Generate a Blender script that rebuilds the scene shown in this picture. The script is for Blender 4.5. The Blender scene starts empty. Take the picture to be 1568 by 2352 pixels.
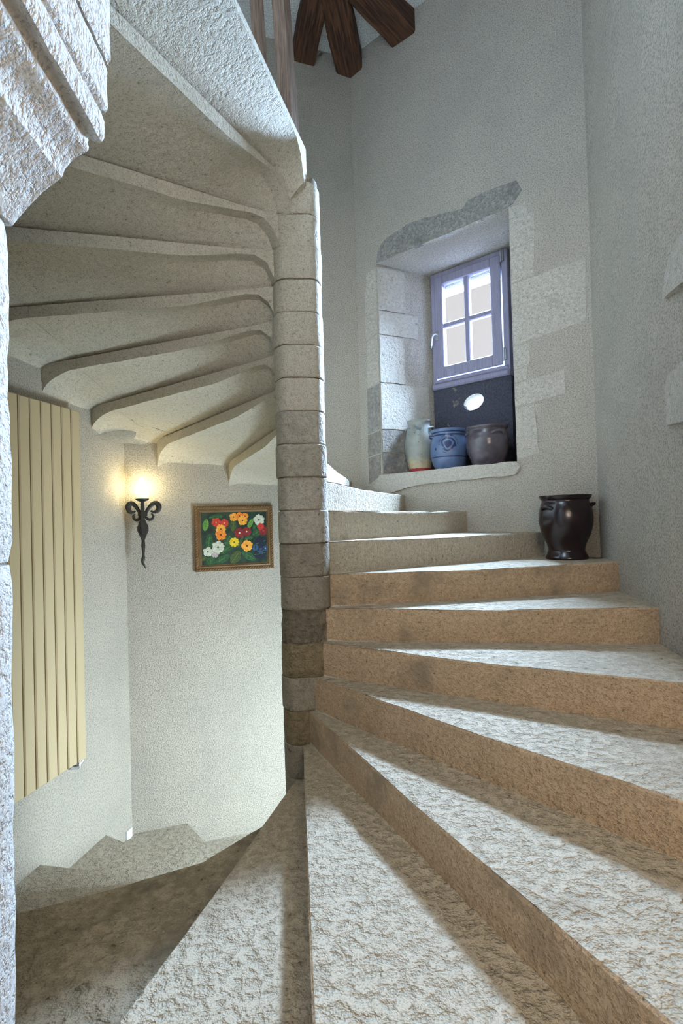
import bpy, math, random
from mathutils import Vector, Matrix, noise

# ------------------------------------------------------------------ camera
scene = bpy.context.scene
COL = scene.collection
random.seed(7)
R_, U_, B_ = ((0.99719764, -0.06916898, -0.02850490), (0.02723628, -0.01921538, 0.99944432), (-0.06967827, -0.99741988, -0.01727762))
cam_d = bpy.data.cameras.new('camera')
cam_d.sensor_fit = 'VERTICAL'
cam_d.sensor_height = 36.0
cam_d.sensor_width = 24.0
cam_d.lens = 19.247
cam_d.clip_start = 0.02
cam = bpy.data.objects.new('camera', cam_d)
COL.objects.link(cam)
CAM = Vector((0.0, -2.9016, 1.12696))
cam.matrix_world = Matrix(((R_[0], U_[0], B_[0], CAM.x), (R_[1], U_[1], B_[1], CAM.y), (R_[2], U_[2], B_[2], CAM.z), (0, 0, 0, 1)))
scene.camera = cam

# ------------------------------------------------------------------ light and exposure
scene.view_settings.view_transform = 'Standard'
scene.view_settings.look = 'None'
scene.view_settings.gamma = 1.0
scene.view_settings.use_curve_mapping = False
scene.view_settings.exposure = 0.0
scene.cycles.max_bounces = 3
scene.cycles.time_limit = 900
scene.cycles.diffuse_bounces = 3
scene.cycles.glossy_bounces = 2
scene.cycles.adaptive_threshold = 0.06
scene.cycles.adaptive_min_samples = 16
world = bpy.data.worlds.new('sky')
scene.world = world
world.use_nodes = True
wb = world.node_tree.nodes['Background']
wb.inputs[0].default_value = (0.86, 0.84, 0.85, 1)
wb.inputs[1].default_value = 0.9


def area(name, loc, aim, sx, sy, power, col):
    d = bpy.data.lights.new(name, 'AREA')
    d.shape = 'RECTANGLE'
    d.size, d.size_y, d.energy, d.color = sx, sy, power, col
    o = bpy.data.objects.new(name, d)
    COL.objects.link(o)
    o.location = loc
    o.rotation_euler = (Vector(aim) - Vector(loc)).to_track_quat('-Z', 'Y').to_euler()
    return o


# daylight outside the small window, high in the sky so it falls steeply on the treads
area('daylight_outside_window', (2.33, 2.52, 3.75), (1.0, 0.6, 2.6), 2.0, 2.6, 20000, (0.46, 0.68, 1.0))
# unseen cool fill added above the passage, brightens the upper and right walls
area('upper_landing_fill', (-0.25, -1.35, 4.1), (1.75, 0.5, 3.0), 0.7, 1.0, 30, (0.66, 0.82, 1.0))
# unseen warm fill added in the passage behind the camera
area('passage_fill', (0.5, -4.0, 1.9), (0.5, 0.0, 0.6), 1.0, 0.8, 38, (1.0, 0.84, 0.64))
# daylight from the doorway at the foot of the stairs
area('daylight_lower_doorway', (1.15, 0.15, -0.75), (-1.4, 0.95, -0.95), 0.6, 1.3, 125, (0.70, 0.88, 1.0))

# ------------------------------------------------------------------ constants of the place
H = 0.17                                   # riser height
PHI = math.radians(14.3709)
RC = 1.93631
INR = RC * math.cos(math.pi / 6)
OFF = -0.0337
NEWEL = 0.132
AZ = {-9: 84, -8: 104, -7: 124, -6: 144, -5: 164, -4: 182, -3: 200, -2: 225.2, -1: 250.8, 0: 270.8, 1: 290.1, 2: 305.8,
      3: 324.5, 4: 346.4, 5: 365.3, 6: 385, 7: 404, 8: 422.6, 9: 438, 10: 454, 11: 470, 12: 487.5, 13: 504.5, 14: 519.5,
      15: 535, 16: 554.5, 17: 573, 18: 601, 19: 613}
VERT = [(RC * math.cos(PHI + i * math.pi / 3), RC * math.sin(PHI + i * math.pi / 3)) for i in range(6)]


def wall_ang(i):
    return PHI + (i + 0.5) * math.pi / 3


def wall_frame(i):
    """local x = to the viewer's right along the wall, y = out of the room, z = up"""
    a = wall_ang(i)
    return Matrix.Translation((INR * math.cos(a), INR * math.sin(a), 0)) @ Matrix.Rotation(a - math.pi / 2, 4, 'Z')


# ------------------------------------------------------------------ helpers
def nz(p, s, seed=0.0):
    return noise.noise(Vector((p[0] * s + seed, p[1] * s - seed * 0.7, p[2] * s + seed * 1.3)))


class MB:
    def __init__(self):
        self.v, self.f, self.m = [], [], []

    def add(self, vs, fs, mi=0):
        b = len(self.v)
        self.v += [tuple(x) for x in vs]
        self.f += [tuple(b + i for i in f) for f in fs]
        self.m += [mi] * len(fs)

    def box(self, lo, hi, mi=0, mat=None):
        x0, y0, z0 = lo
        x1, y1, z1 = hi
        vs = [(x0, y0, z0), (x1, y0, z0), (x1, y1, z0), (x0, y1, z0), (x0, y0, z1), (x1, y0, z1), (x1, y1, z1), (x0, y1, z1)]
        if mat is not None:
            vs = [mat @ Vector(v) for v in vs]
        self.add(vs, [(0, 3, 2, 1), (4, 5, 6, 7), (0, 1, 5, 4), (1, 2, 6, 5), (2, 3, 7, 6), (3, 0, 4, 7)], mi)

    def bbox(self, lo, hi, c=0.004, mi=0):
        """box with chamfered vertical-front edges (front = -y), cheap bevel"""
        x0, y0, z0 = lo
        x1, y1, z1 = hi
        back = [(x0, y1, z0), (x1, y1, z0), (x1, y1, z1), (x0, y1, z1)]
        mid = [(x0, y0 + c, z0), (x1, y0 + c, z0), (x1, y0 + c, z1), (x0, y0 + c, z1)]
        fr = [(x0 + c, y0, z0 + c), (x1 - c, y0, z0 + c), (x1 - c, y0, z1 - c), (x0 + c, y0, z1 - c)]
        fs = [(3, 2, 1, 0), (8, 9, 10, 11)]
        for a in (0, 4):
            for i in range(4):
                j = (i + 1) % 4
                fs.append((a + i, a + j, a + 4 + j, a + 4 + i))
        self.add(back + mid + fr, fs, mi)

    def lathe(self, prof, n=40, mi=0, c=(0, 0, 0), close_bottom=True):
        vs, fs = [], []
        for r, z in prof:
            for i in range(n):
                a = 2 * math.pi * i / n
                vs.append((c[0] + r * math.cos(a), c[1] + r * math.sin(a), c[2] + z))
        for k in range(len(prof) - 1):
            for i in range(n):
                j = (i + 1) % n
                fs.append((k * n + i, k * n + j, (k + 1) * n + j, (k + 1) * n + i))
        if close_bottom:
            fs.append(tuple(reversed(range(n))))
        self.add(vs, fs, mi)

    def tube(self, pts, rad, n=8, mi=0, flat=1.0):
        pts = [Vector(p) for p in pts]
        if not isinstance(rad, (list, tuple)):
            rad = [rad] * len(pts)
        vs, fs = [], []
        prev = None
        for i, p in enumerate(pts):
            t = (pts[min(i + 1, len(pts) - 1)] - pts[max(i - 1, 0)]).normalized()
            if prev is None:
                ref = Vector((0, 1, 0)) if abs(t.y) < 0.9 else Vector((1, 0, 0))
                u = t.cross(ref).normalized()
            else:
                u = (prev - t * prev.dot(t)).normalized()
            prev = u
            w = t.cross(u)
            for k in range(n):
                a = 2 * math.pi * k / n
                vs.append(p + u * (math.cos(a) * rad[i]) + w * (math.sin(a) * rad[i] * flat))
        for i in range(len(pts) - 1):
            for k in range(n):
                j = (k + 1) % n
                fs.append((i * n + k, i * n + j, (i + 1) * n + j, (i + 1) * n + k))
        fs.append(tuple(reversed(range(n))))
        fs.append(tuple(range((len(pts) - 1) * n, len(pts) * n)))
        self.add(vs, fs, mi)

    def plate(self, outline, y0, y1, mi=0, inset=0.0):
        """outline [(x,z)] counter-clockwise seen from -y, extruded from back y1 to front y0"""
        n = len(outline)
        cx = sum(p[0] for p in outline) / n
        cz = sum(p[1] for p in outline) / n
        fr = [(x + (cx - x) * inset, y0, z + (cz - z) * inset) for x, z in outline]
        bk = [(x, y1, z) for x, z in outline]
        mid = [(x, y0 + (y1 - y0) * 0.35, z) for x, z in outline]
        fs = [tuple(range(n)), tuple(reversed(range(2 * n, 3 * n)))]
        for a in (0, n):
            for i in range(n):
                j = (i + 1) % n
                fs.append((a + j, a + i, a + n + i, a + n + j))
        self.add(fr + mid + bk, fs, mi)

    def build(self, name, mats, parent=None, smooth=False, angle=40, mat=None):
        me = bpy.data.meshes.new(name)
        me.from_pydata(self.v, [], self.f)
        if not isinstance(mats, (list, tuple)):
            mats = [mats]
        for m in mats:
            me.materials.append(m)
        me.polygons.foreach_set('material_index', self.m)
        me.update()
        import bmesh
        bm = bmesh.new()
        bm.from_mesh(me)
        bmesh.ops.recalc_face_normals(bm, faces=bm.faces)
        if smooth:
            for e in bm.edges:
                if len(e.link_faces) == 2 and e.calc_face_angle(0) > math.radians(angle):
                    e.smooth = False
            for f in bm.faces:
                f.smooth = True
        bm.to_mesh(me)
        bm.free()
        o = bpy.data.objects.new(name, me)
        COL.objects.link(o)
        if parent is not None:
            o.parent = parent
        if mat is not None:
            o.matrix_world = mat
        return o


def empty(name, mat=None, loc=None):
    o = bpy.data.objects.new(name, None)
    o.empty_display_size = 0.05
    COL.objects.link(o)
    if mat is not None:
        o.matrix_world = mat
    if loc is not None:
        o.location = loc
    return o


def tag(o, label=None, cat=None, group=None, kind=None):
    if label:
        o['label'] = label
    if cat:
        o['category'] = cat
    if group:
        o['group'] = group
    if kind:
        o['kind'] = kind
    return o


# ------------------------------------------------------------------ materials
def rgb(h):
    return tuple(((int(h[i:i + 2], 16) / 255) ** 2.2) for i in (0, 2, 4)) + (1,)


class NT:
    def __init__(self, name):
        self.mat = bpy.data.materials.new(name)
        self.mat.use_nodes = True
        self.t = self.mat.node_tree
        self.b = self.t.nodes['Principled BSDF']
        self.co = self.t.nodes.new('ShaderNodeTexCoord').outputs['Object']

    def n(self, typ, **kw):
        x = self.t.nodes.new(typ)
        for k, v in kw.items():
            setattr(x, k, v)
        return x

    def link(self, a, b):
        self.t.links.new(a, b)

    def noise(self, scale, detail=4, rough=0.55, vec=None, dist=0.0):
        x = self.n('ShaderNodeTexNoise')
        x.inputs['Scale'].default_value = scale
        x.inputs['Detail'].default_value = detail
        x.inputs['Roughness'].default_value = rough
        x.inputs['Distortion'].default_value = dist
        self.link(vec or self.co, x.inputs['Vector'])
        return x.outputs['Fac']

    def scaled(self, s):
        m = self.n('ShaderNodeMapping')
        m.inputs['Scale'].default_value = s
        self.link(self.co, m.inputs['Vector'])
        return m.outputs['Vector']

    def voro(self, scale, vec=None, feature='F1'):
        x = self.n('ShaderNodeTexVoronoi', feature=feature)
        x.inputs['Scale'].default_value = scale
        self.link(vec or self.co, x.inputs['Vector'])
        return x.outputs['Distance']

    def ramp(self, fac, stops, interp='LINEAR'):
        x = self.n('ShaderNodeValToRGB')
        x.color_ramp.interpolation = interp
        e = x.color_ramp.elements
        e[0].position, e[0].color = stops[0][0], stops[0][1]
        e[1].position, e[1].color = stops[-1][0], stops[-1][1]
        for p, c in stops[1:-1]:
            q = e.new(p)
            q.color = c
        self.link(fac, x.inputs['Fac'])
        return x.outputs['Color']

    def val(self, fac, a, b):
        """smooth 0..1 step of fac between a and b"""
        x = self.n('ShaderNodeMapRange', interpolation_type='SMOOTHSTEP')
        x.inputs['From Min'].default_value = a
        x.inputs['From Max'].default_value = b
        self.link(fac, x.inputs['Value'])
        return x.outputs['Result']

    def mix(self, fac, a, b, mode='MIX'):
        x = self.n('ShaderNodeMix', data_type='RGBA', blend_type=mode)
        for inp, v in ((x.inputs[0], fac), (x.inputs[6], a), (x.inputs[7], b)):
            if isinstance(v, (int, float)):
                inp.default_value = v
            elif isinstance(v, tuple):
                inp.default_value = v
            else:
                self.link(v, inp)
        return x.outputs[2]

    def math(self, op, a, b=None):
        x = self.n('ShaderNodeMath', operation=op)
        for inp, v in zip(x.inputs, (a, b)):
            if v is None:
                continue
            if isinstance(v, (int, float)):
                inp.default_value = v
            else:
                self.link(v, inp)
        return x.outputs[0]

    def xyz(self):
        x = self.n('ShaderNodeSeparateXYZ')
        self.link(self.co, x.inputs[0])
        return x.outputs

    def bump(self, pairs):
        """one bump node from the weighted sum of the heights (height in metres)"""
        tot = None
        for h, strength, dist in pairs:
            t = self.math('MULTIPLY', h, strength * dist)
            tot = t if tot is None else self.math('ADD', tot, t)
        x = self.n('ShaderNodeBump')
        x.inputs['Strength'].default_value = 1.0
        x.inputs['Distance'].default_value = 1.0
        self.link(tot, x.inputs['Height'])
        self.link(x.outputs['Normal'], self.b.inputs['Normal'])

    def done(self, col, rough=0.8, metal=0.0, spec=0.3):
        if isinstance(col, tuple):
            self.b.inputs['Base Color'].default_value = col
        else:
            self.link(col, self.b.inputs['Base Color'])
        if isinstance(rough, (int, float)):
            self.b.inputs['Roughness'].default_value = rough
        else:
            self.link(rough, self.b.inputs['Roughness'])
        self.b.inputs['Metallic'].default_value = metal
        self.b.inputs['Specular IOR Level'].default_value = spec
        return self.mat


def plaster(name, base, dark, grain=0.6):
    k = NT(name)
    fine = k.noise(105, 2, 0.7)
    med = k.noise(2.0, 3, 0.65)
    c = k.mix(k.val(med, 0.38, 0.68), base, dark)
    c = k.mix(k.val(fine, 0.60, 0.32), c, tuple(x * 0.60 for x in base[:3]) + (1,))
    k.bump([(fine, grain, 0.018)])
    return k.done(c, 0.92, spec=0.12)


def stone(name, base, dark, stain, pits=0.6, pit_scale=38, stain_amt=(0.52, 0.72), tool=None, rough=0.75):
    k = NT(name)
    big = k.noise(3.4, 4, 0.65)
    fine = k.noise(pit_scale, 3, 0.65)
    grain = k.noise(170, 1, 0.6)
    c = k.mix(k.val(fine, 0.36, 0.66), dark, base)
    c = k.mix(k.val(big, *stain_amt), c, stain)
    c = k.mix(k.val(fine, 0.36, 0.27), c, tuple(x * 0.5 for x in stain[:3]) + (1,))
    c = k.mix(k.val(grain, 0.50, 0.30), c, tuple(x * 0.62 for x in base[:3]) + (1,))
    bumps = [(k.val(fine, 0.26, 0.60), pits, 0.012), (grain, 0.3, 0.004)]
    if tool:
        w = k.n('ShaderNodeTexWave', wave_type='BANDS')
        w.inputs['Scale'].default_value = tool
        w.inputs['Distortion'].default_value = 3.0
        w.inputs['Detail'].default_value = 1.0
        k.link(k.co, w.inputs['Vector'])
        bumps.insert(0, (w.outputs['Fac'], 0.15, 0.006))
    k.bump(bumps)
    return k.done(c, rough, spec=0.25)


def wood(name, base, dark, grain_axis=(18, 18, 1.2)):
    k = NT(name)
    g = k.noise(4, 6, 0.6, vec=k.scaled(grain_axis), dist=0.8)
    c = k.mix(k.val(g, 0.35, 0.66), dark, base)
    k.bump([(g, 0.4, 0.006)])
    return k.done(c, 0.6, spec=0.3)


def plain(name, col, rough=0.5, metal=0.0, spec=0.4, bump=None):
    k = NT(name)
    v = k.noise(14, 3, 0.6)
    c = k.mix(k.val(v, 0.3, 0.75), col, tuple(x * 0.82 for x in col[:3]) + (1,))
    if bump:
        k.bump([(k.noise(bump[0], 3, 0.6), bump[1], 0.004)])
    return k.done(c, rough, metal, spec)


def lin(r, g, b):
    return (r, g, b, 1)


M = {}
M['plaster'] = plaster('rough_plaster', lin(.56, .51, .43), lin(.50, .46, .395))
M['plaster_up'] = plaster('ceiling_plaster', lin(.86, .87, .87), lin(.80, .81, .81), 0.1)
M['tread'] = stone('tread_limestone', lin(.55, .465, .345), lin(.44, .365, .26), lin(.30, .235, .155), 0.75, 30, (0.60, 0.82))
M['tread_lit'] = stone('lit_tread_limestone', lin(.62, .57, .48), lin(.52, .47, .39), lin(.40, .35, .27), 0.75, 30, (0.60, 0.82))  # paler copy of the tread, its colour standing in for light on lower steps
M['tread_low'] = stone('worn_shaded_tread_limestone', lin(.46, .38, .27), lin(.34, .28, .19), lin(.20, .16, .11), 0.9, 22, (0.48, 0.70))  # pitted stone; its darker brown also carries the shade on lower left treads
M['riser_ochre'] = stone('riser_ochre_limestone', lin(.58, .42, .275), lin(.50, .355, .225), lin(.31, .235, .16), 0.35, 60, (0.50, 0.72))
M['riser_grey'] = stone('riser_grey_limestone', lin(.56, .49, .38), lin(.48, .42, .33), lin(.33, .28, .22), 0.35, 55, (0.56, 0.78), tool=26)
M['soffit'] = stone('soffit_limestone', lin(.58, .535, .435), lin(.52, .475, .38), lin(.43, .38, .29), 0.22, 48, (0.55, 0.85))
M['newel_up'] = stone('upper_newel_limestone', lin(.52, .475, .385), lin(.47, .43, .345), lin(.38, .335, .26), 0.22, 48, (0.55, 0.85))
M['block'] = stone('block_limestone', lin(.60, .56, .49), lin(.53, .49, .425), lin(.42, .38, .31), 0.4, 45, (0.58, 0.82))
M['block_dark'] = stone('dark_block_limestone', lin(.34, .31, .27), lin(.24, .22, .20), lin(.14, .13, .125), 0.5, 42, (0.45, 0.65))
M['block_lintel'] = stone('lintel_limestone', lin(.38, .36, .33), lin(.29, .275, .25), lin(.19, .18, .17), 0.7, 40, (0.50, 0.70))
M['jamb'] = stone('jamb_limestone', lin(.62, .59, .54), lin(.575, .545, .50), lin(.48, .44, .38), 0.30, 55, (0.62, 0.85))
M['mortar'] = stone('mortar', lin(.32, .26, .19), lin(.26, .21, .15), lin(.18, .145, .10), 0.5, 60)
for i, c in enumerate([(.40, .36, .295), (.36, .32, .26), (.31, .27, .205), (.43, .39, .325)]):
    M['drum%d' % i] = stone('newel_limestone_%s' % 'abcd'[i], lin(*c), lin(*(x * .84 for x in c)), lin(*(x * .6 for x in c)), 0.4, 34, (0.52, 0.78))
M['drum_dark'] = stone('newel_limestone_dark', lin(.21, .175, .125), lin(.15, .125, .09), lin(.10, .08, .06), 0.6, 30, (0.5, 0.75))
M['drum_ochre'] = stone('newel_limestone_ochre', lin(.26, .205, .12), lin(.20, .16, .095), lin(.13, .105, .07), 0.5, 30, (0.5, 0.75))
M['beam'] = wood('dark_oak', lin(.14, .062, .032), lin(.040, .020, .013), (.8, 12, 12))
M['post'] = wood('brown_oak', lin(.20, .14, .10), lin(.11, .07, .05))
M['win_wood'] = wood('hazed_purple_brown_paint', lin(.30, .28, .38), lin(.245, .23, .315))  # lilac tone puts the haze around the window into the paint
M['slate'] = stone('dark_slate', lin(.085, .085, .11), lin(.055, .055, .075), lin(.30, .26, .21), 0.35, 60, (0.60, 0.66))
M['radiator'] = NT('beige_enamel').done(lin(.53, .42, .255), 0.38, spec=0.5)
M['rad_gap'] = plain('radiator_gap_shade', lin(.07, .045, .02), 0.7)  # dark brown puts the shade between the slats into the colour
M['iron'] = plain('wrought_iron', lin(.055, .052, .046), 0.5, 0.6, 0.5, (120, 0.5))
M['chrome'] = plain('brushed_metal', lin(.62, .63, .66), 0.28, 0.9)
M['white'] = plain('white_plastic', lin(.85, .86, .85), 0.4)
M['frame'] = plain('antique_gilt', lin(.20, .115, .050), 0.45, 0.35, 0.5, (90, 0.4))
M['frame_lt'] = plain('worn_gilt', lin(.36, .22, .10), 0.42, 0.35, 0.5, (90, 0.4))


def glaze_dark():
    k = NT('dark_brown_glaze')
    c = k.mix(k.val(k.noise(16, 4, 0.6), 0.35, 0.7), lin(.010, .005, .007), lin(.020, .008, .009))
    k.bump([(k.noise(60, 3, 0.6), 0.15, 0.003)])
    return k.done(c, 0.22, spec=0.6)


def glaze_grey():
    k = NT('grey_green_salt_glaze')
    x, y, z = k.xyz()
    c = k.mix(k.val(k.noise(18, 4, 0.6), 0.4, 0.7), lin(.27, .275, .245), lin(.22, .23, .21))
    low = k.math('ADD', z, k.math('MULTIPLY', k.math('SUBTRACT', k.noise(24, 4, 0.7), 0.5), 0.16))
    c = k.mix(k.val(low, 0.15, 0.06), c, lin(.50, .40, .24))
    c = k.mix(k.val(k.voro(26), 0.16, 0.10), c, lin(.20, .09, .06))
    c = k.mix(k.math('MULTIPLY', k.val(k.noise(30, 3, 0.6), 0.56, 0.62), k.math('MULTIPLY', k.val(z, 0.30, 0.33), k.val(z, 0.40, 0.37))), c, lin(.05, .09, .14))
    red = k.math('ADD', z, k.math('MULTIPLY', k.math('SUBTRACT', k.noise(40, 3, 0.6), 0.5), 0.02))
    c = k.mix(k.val(red, 0.042, 0.036), c, lin(.36, .03, .035))
    return k.done(c, 0.3, spec=0.5)


def glaze_blue():
    k = NT('blue_painted_stoneware')
    x, y, z = k.xyz()
    c = k.mix(k.val(k.noise(14, 4, 0.6), 0.4, 0.7), lin(.105, .155, .27), lin(.08, .12, .225))
    dk = lin(.012, .022, .085)
    for a, b in ((0.097, 0.104), (0.272, 0.282), (0.298, 0.303)):
        c = k.mix(k.math('MULTIPLY', k.val(z, a - .002, a), k.val(z, b + .002, b)), c, dk)
    # painted rosette with curling leaves on the shoulder
    m = k.n('ShaderNodeVectorMath', operation='DISTANCE')
    k.link(k.co, m.inputs[0])
    m.inputs[1].default_value = (0.070, -0.128, 0.200)
    d = m.outputs['Value']
    ring = k.math('SINE', k.math('MULTIPLY', k.math('ADD', d, k.math('MULTIPLY', k.noise(26, 2, 0.5), 0.05)), 190))
    pat = k.math('MULTIPLY', k.val(ring, -0.1, 0.25), k.val(d, 0.082, 0.070))
    c = k.mix(pat, c, dk)
    c = k.mix(k.val(d, 0.030, 0.024), c, dk)
    m2 = k.n('ShaderNodeVectorMath', operation='DISTANCE')
    k.link(k.co, m2.inputs[0])
    m2.inputs[1].default_value = (-0.035, -0.150, 0.165)
    c = k.mix(k.val(m2.outputs['Value'], 0.012, 0.009), c, dk)
    return k.done(c, 0.3, spec=0.5)


def glaze_slate():
    k = NT('slate_brown_stoneware')
    x, y, z = k.xyz()
    c = k.mix(k.val(k.noise(16, 4, 0.6), 0.35, 0.7), lin(.090, .072, .085), lin(.060, .048, .060))
    w = k.math('SINE', k.math('MULTIPLY', z, 130))
    k.bump([(w, 0.12, 0.004)])
    return k.done(c, 0.24, spec=0.6)


M['pot_dark'], M['pot_grey'], M['pot_blue'], M['pot_slate'] = glaze_dark(), glaze_grey(), glaze_blue(), glaze_slate()


def glass_mat():
    k = NT('clear_pane')
    t = k.t
    tr = t.nodes.new('ShaderNodeBsdfTransparent')
    gl = t.nodes.new('ShaderNodeBsdfGlossy')
    gl.inputs['Roughness'].default_value = 0.05
    mx = t.nodes.new('ShaderNodeMixShader')
    mx.inputs[0].default_value = 0.05
    t.links.new(tr.outputs[0], mx.inputs[1])
    t.links.new(gl.outputs[0], mx.inputs[2])
    t.links.new(mx.outputs[0], t.nodes['Material Output'].inputs['Surface'])
    return k.mat


def emit_mat(name, col, s):
    k = NT(name)
    k.b.inputs['Base Color'].default_value = col
    k.b.inputs['Emission Color'].default_value = col
    k.b.inputs['Emission Strength'].default_value = s
    return k.mat


M['glass'] = glass_mat()
M['flame'] = emit_mat('lit_flame_glass', lin(1.0, .84, .46), 36)
M['flame_low'] = emit_mat('lit_ribbed_glass', lin(.80, .92, .62), 0.9)

# ------------------------------------------------------------------ the walls
Z0, Z1 = -2.3, 5.32


def wall_box(name, i, x0, x1, z0=Z0, z1=Z1, t=0.3, label=None):
    m = MB()
    m.box((x0, 0, z0), (x1, t, z1))
    o = m.build(name, M['plaster'], mat=wall_frame(i))
    tag(o, label, kind='structure')
    return o


HALF = RC / 2
w_north = wall_box('wall_north', 1, -HALF - .17, HALF + .17, label='rough cream plaster wall behind the newel, with the painting on it')
w_west = wall_box('wall_west', 2, -HALF - .17, HALF + .17, label='rough plaster wall carrying the tall beige radiator')
w_sw = wall_box('wall_southwest', 3, -HALF + .06, HALF + .17, label='plaster wall hidden behind the left door jamb')

# east wall with a gentle bend
m = MB()
cols, zs = [], [Z0 + (Z1 - Z0) * j / 24 for j in range(25)]


def east_y(x):
    t = min(1, max(0, (x + 0.12) / 0.30))
    return 0.012 + 0.02 * min(1, max(0, (x + .9) / .7)) + max(0, x - 0.0) * 0.08 * (t * t * (3 - 2 * t))


xs = [-HALF - .02 + (2 * HALF + .04) * j / 48 for j in range(49)]
vs = [(x, east_y(x) + 0.006 * nz((x, 0, z), 1.7, 3), z) for z in zs for x in xs] + [(x, 0.5, z) for z in (Z0, Z1) for x in (xs[0], xs[-1])]
fs = []
nx = len(xs)
for j in range(len(zs) - 1):
    for i in range(nx - 1):
        fs.append((j * nx + i, j * nx + i + 1, (j + 1) * nx + i + 1, (j + 1) * nx + i))
b = nx * len(zs)
fs += [(b, b + 2, b + 3, b + 1), (b, b + 2, nx * 24, 0)[::-1], (b + 1, b + 3, nx * 25 - 1, nx - 1)]
m.add(vs, fs)
w_east = m.build('wall_east', M['plaster'], mat=wall_frame(5), smooth=True)
tag(w_east, 'rough plaster wall rising beside the right ends of the steps', kind='structure')

# north-east wall with the splayed window opening
m = MB()
FX0, FX1, FZ0, FZ1 = -0.742, 0.447, 1.515, 3.318          # opening in the room face
GX0, GX1, GZ1, GY = -0.524, 0.205, 3.305, 0.50            # at the window plane
XL, XR = -HALF - .02, HALF + .02


def quad(a, b, c, d, mi=0):
    m.add([a, b, c, d], [(0, 1, 2, 3)], mi)


for (x0, x1, z0, z1) in ((XL, FX0, Z0, Z1), (FX1, XR, Z0, Z1), (FX0, FX1, Z0, FZ0), (FX0, FX1, FZ1, Z1)):
    quad((x0, 0, z0), (x1, 0, z0), (x1, 0, z1), (x0, 0, z1))
quad((FX0, 0, FZ0), (FX0, 0, FZ1), (GX0, GY + .06, GZ1), (GX0, GY + .06, FZ0))
quad((FX1, 0, FZ0), (FX1, 0, FZ1), (GX1, GY + .06, GZ1), (GX1, GY + .06, FZ0))
quad((FX0, 0, FZ1), (FX1, 0, FZ1), (GX1, GY + .06, GZ1), (GX0, GY + .06, GZ1))
quad((FX0, 0, FZ0), (FX1, 0, FZ0), (GX1, GY + .06, FZ0), (GX0, GY + .06, FZ0))
# outer leaf of the wall around the outside opening
OX0, OX1, OZ0, OZ1 = -0.50, 0.18, 1.93, 3.145
for (x0, x1, z0, z1) in ((XL - .4, OX0, Z0, Z1), (OX1, XR + .4, Z0, Z1), (OX0, OX1, Z0, OZ0), (OX0, OX1, OZ1, Z1)):
    m.box((x0, GY + .06, z0), (x1, GY + .18, z1))
w_ne = m.build('wall_northeast', M['plaster'], mat=wall_frame(0))
tag(w_ne, 'rough plaster wall holding the deep splayed window', kind='structure')


def wall_stones(parent, i, stones, proud=0.003, ybase=None, tint='block', seed=1):
    rnd = random.Random(seed)
    for nm, poly in stones.items():
        # add points along the edges so that outlines are a little ragged
        pts = []
        n = len(poly)
        for a in range(n):
            p, q = poly[a], poly[(a + 1) % n]
            L = math.hypot(q[0] - p[0], q[1] - p[1])
            k = max(1, int(L / 0.05))
            for t in range(k):
                f = t / k
                x, z = p[0] + (q[0] - p[0]) * f, p[1] + (q[1] - p[1]) * f
                jx = 0.0045 if t else 0.002
                pts.append((x + rnd.uniform(-jx, jx), z + rnd.uniform(-jx, jx)))
        # make outline counter-clockwise seen from the room (-y side): x right, z up
        ar = sum(pts[k][0] * pts[(k + 1) % len(pts)][1] - pts[(k + 1) % len(pts)][0] * pts[k][1] for k in range(len(pts)))
        if ar < 0:
            pts.reverse()
        mb = MB()
        y = 0 if ybase is None else ybase(poly[0][0])
        p_ = proud * rnd.uniform(0.7, 1.4)
        mb.plate(pts, y - p_, y + 0.02, inset=0.012)
        key = tint[nm] if isinstance(tint, dict) and nm in tint else ('block' if isinstance(tint, dict) else tint)
        o = mb.build('stone_block', M[key])
        o.parent = parent


wall_stones(w_ne, 0, {
    'lintel': [(-0.75, 3.321), (-0.718, 3.438), (-0.637, 3.498), (-0.414, 3.534), (-0.247, 3.522), (0.007, 3.472), (0.088, 3.456), (0.137, 3.509), (0.296, 3.51), (0.446, 3.493), (0.514, 3.488), (0.555, 3.402), (0.489, 3.338), (0.448, 3.320)],
    'R0': [(0.452, 3.312), (0.568, 3.317), (0.595, 3.215), (0.452, 3.237)], 'R1': [(0.452, 3.231), (0.635, 3.22), (0.629, 3.032), (0.452, 3.018)],
    'R2': [(0.452, 3.008), (0.628, 3.023), (0.614, 2.784), (0.452, 2.776)],
    'R3': [(0.452, 2.77), (0.831, 2.783), (0.956, 2.787), (0.954, 2.594), (0.944, 2.384), (0.73, 2.353), (0.452, 2.33)],
    'R4': [(0.452, 2.323), (0.57, 2.33), (0.561, 2.174), (0.452, 2.161)], 'R4b': [(0.452, 2.154), (0.549, 2.168), (0.543, 2.081), (0.45, 2.068)],
    'R5': [(0.45, 2.059), (0.799, 2.095), (0.799, 1.929), (0.448, 1.899)], 'R6': [(0.451, 1.889), (0.582, 1.892), (0.607, 1.559), (0.449, 1.527)],
    'L1': [(-0.858, 3.266), (-0.748, 3.283), (-0.748, 2.918), (-0.877, 2.898)], 'L2': [(-0.877, 2.891), (-0.748, 2.91), (-0.748, 2.728), (-0.88, 2.682)],
    'L3': [(-0.871, 2.668), (-0.748, 2.721), (-0.748, 2.3), (-0.871, 2.274)], 'L4': [(-0.881, 2.268), (-0.748, 2.293), (-0.748, 1.904), (-0.886, 1.874)],
    'L5': [(-0.887, 1.867), (-0.748, 1.893), (-0.75, 1.701), (-0.889, 1.678)], 'L6': [(-0.889, 1.67), (-0.75, 1.694), (-0.762, 1.509), (-0.888, 1.443)],
}, tint={'lintel': 'block_lintel', 'L5': 'block_dark', 'L6': 'block_dark', 'L4': 'block_lintel'}, seed=3)
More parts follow.
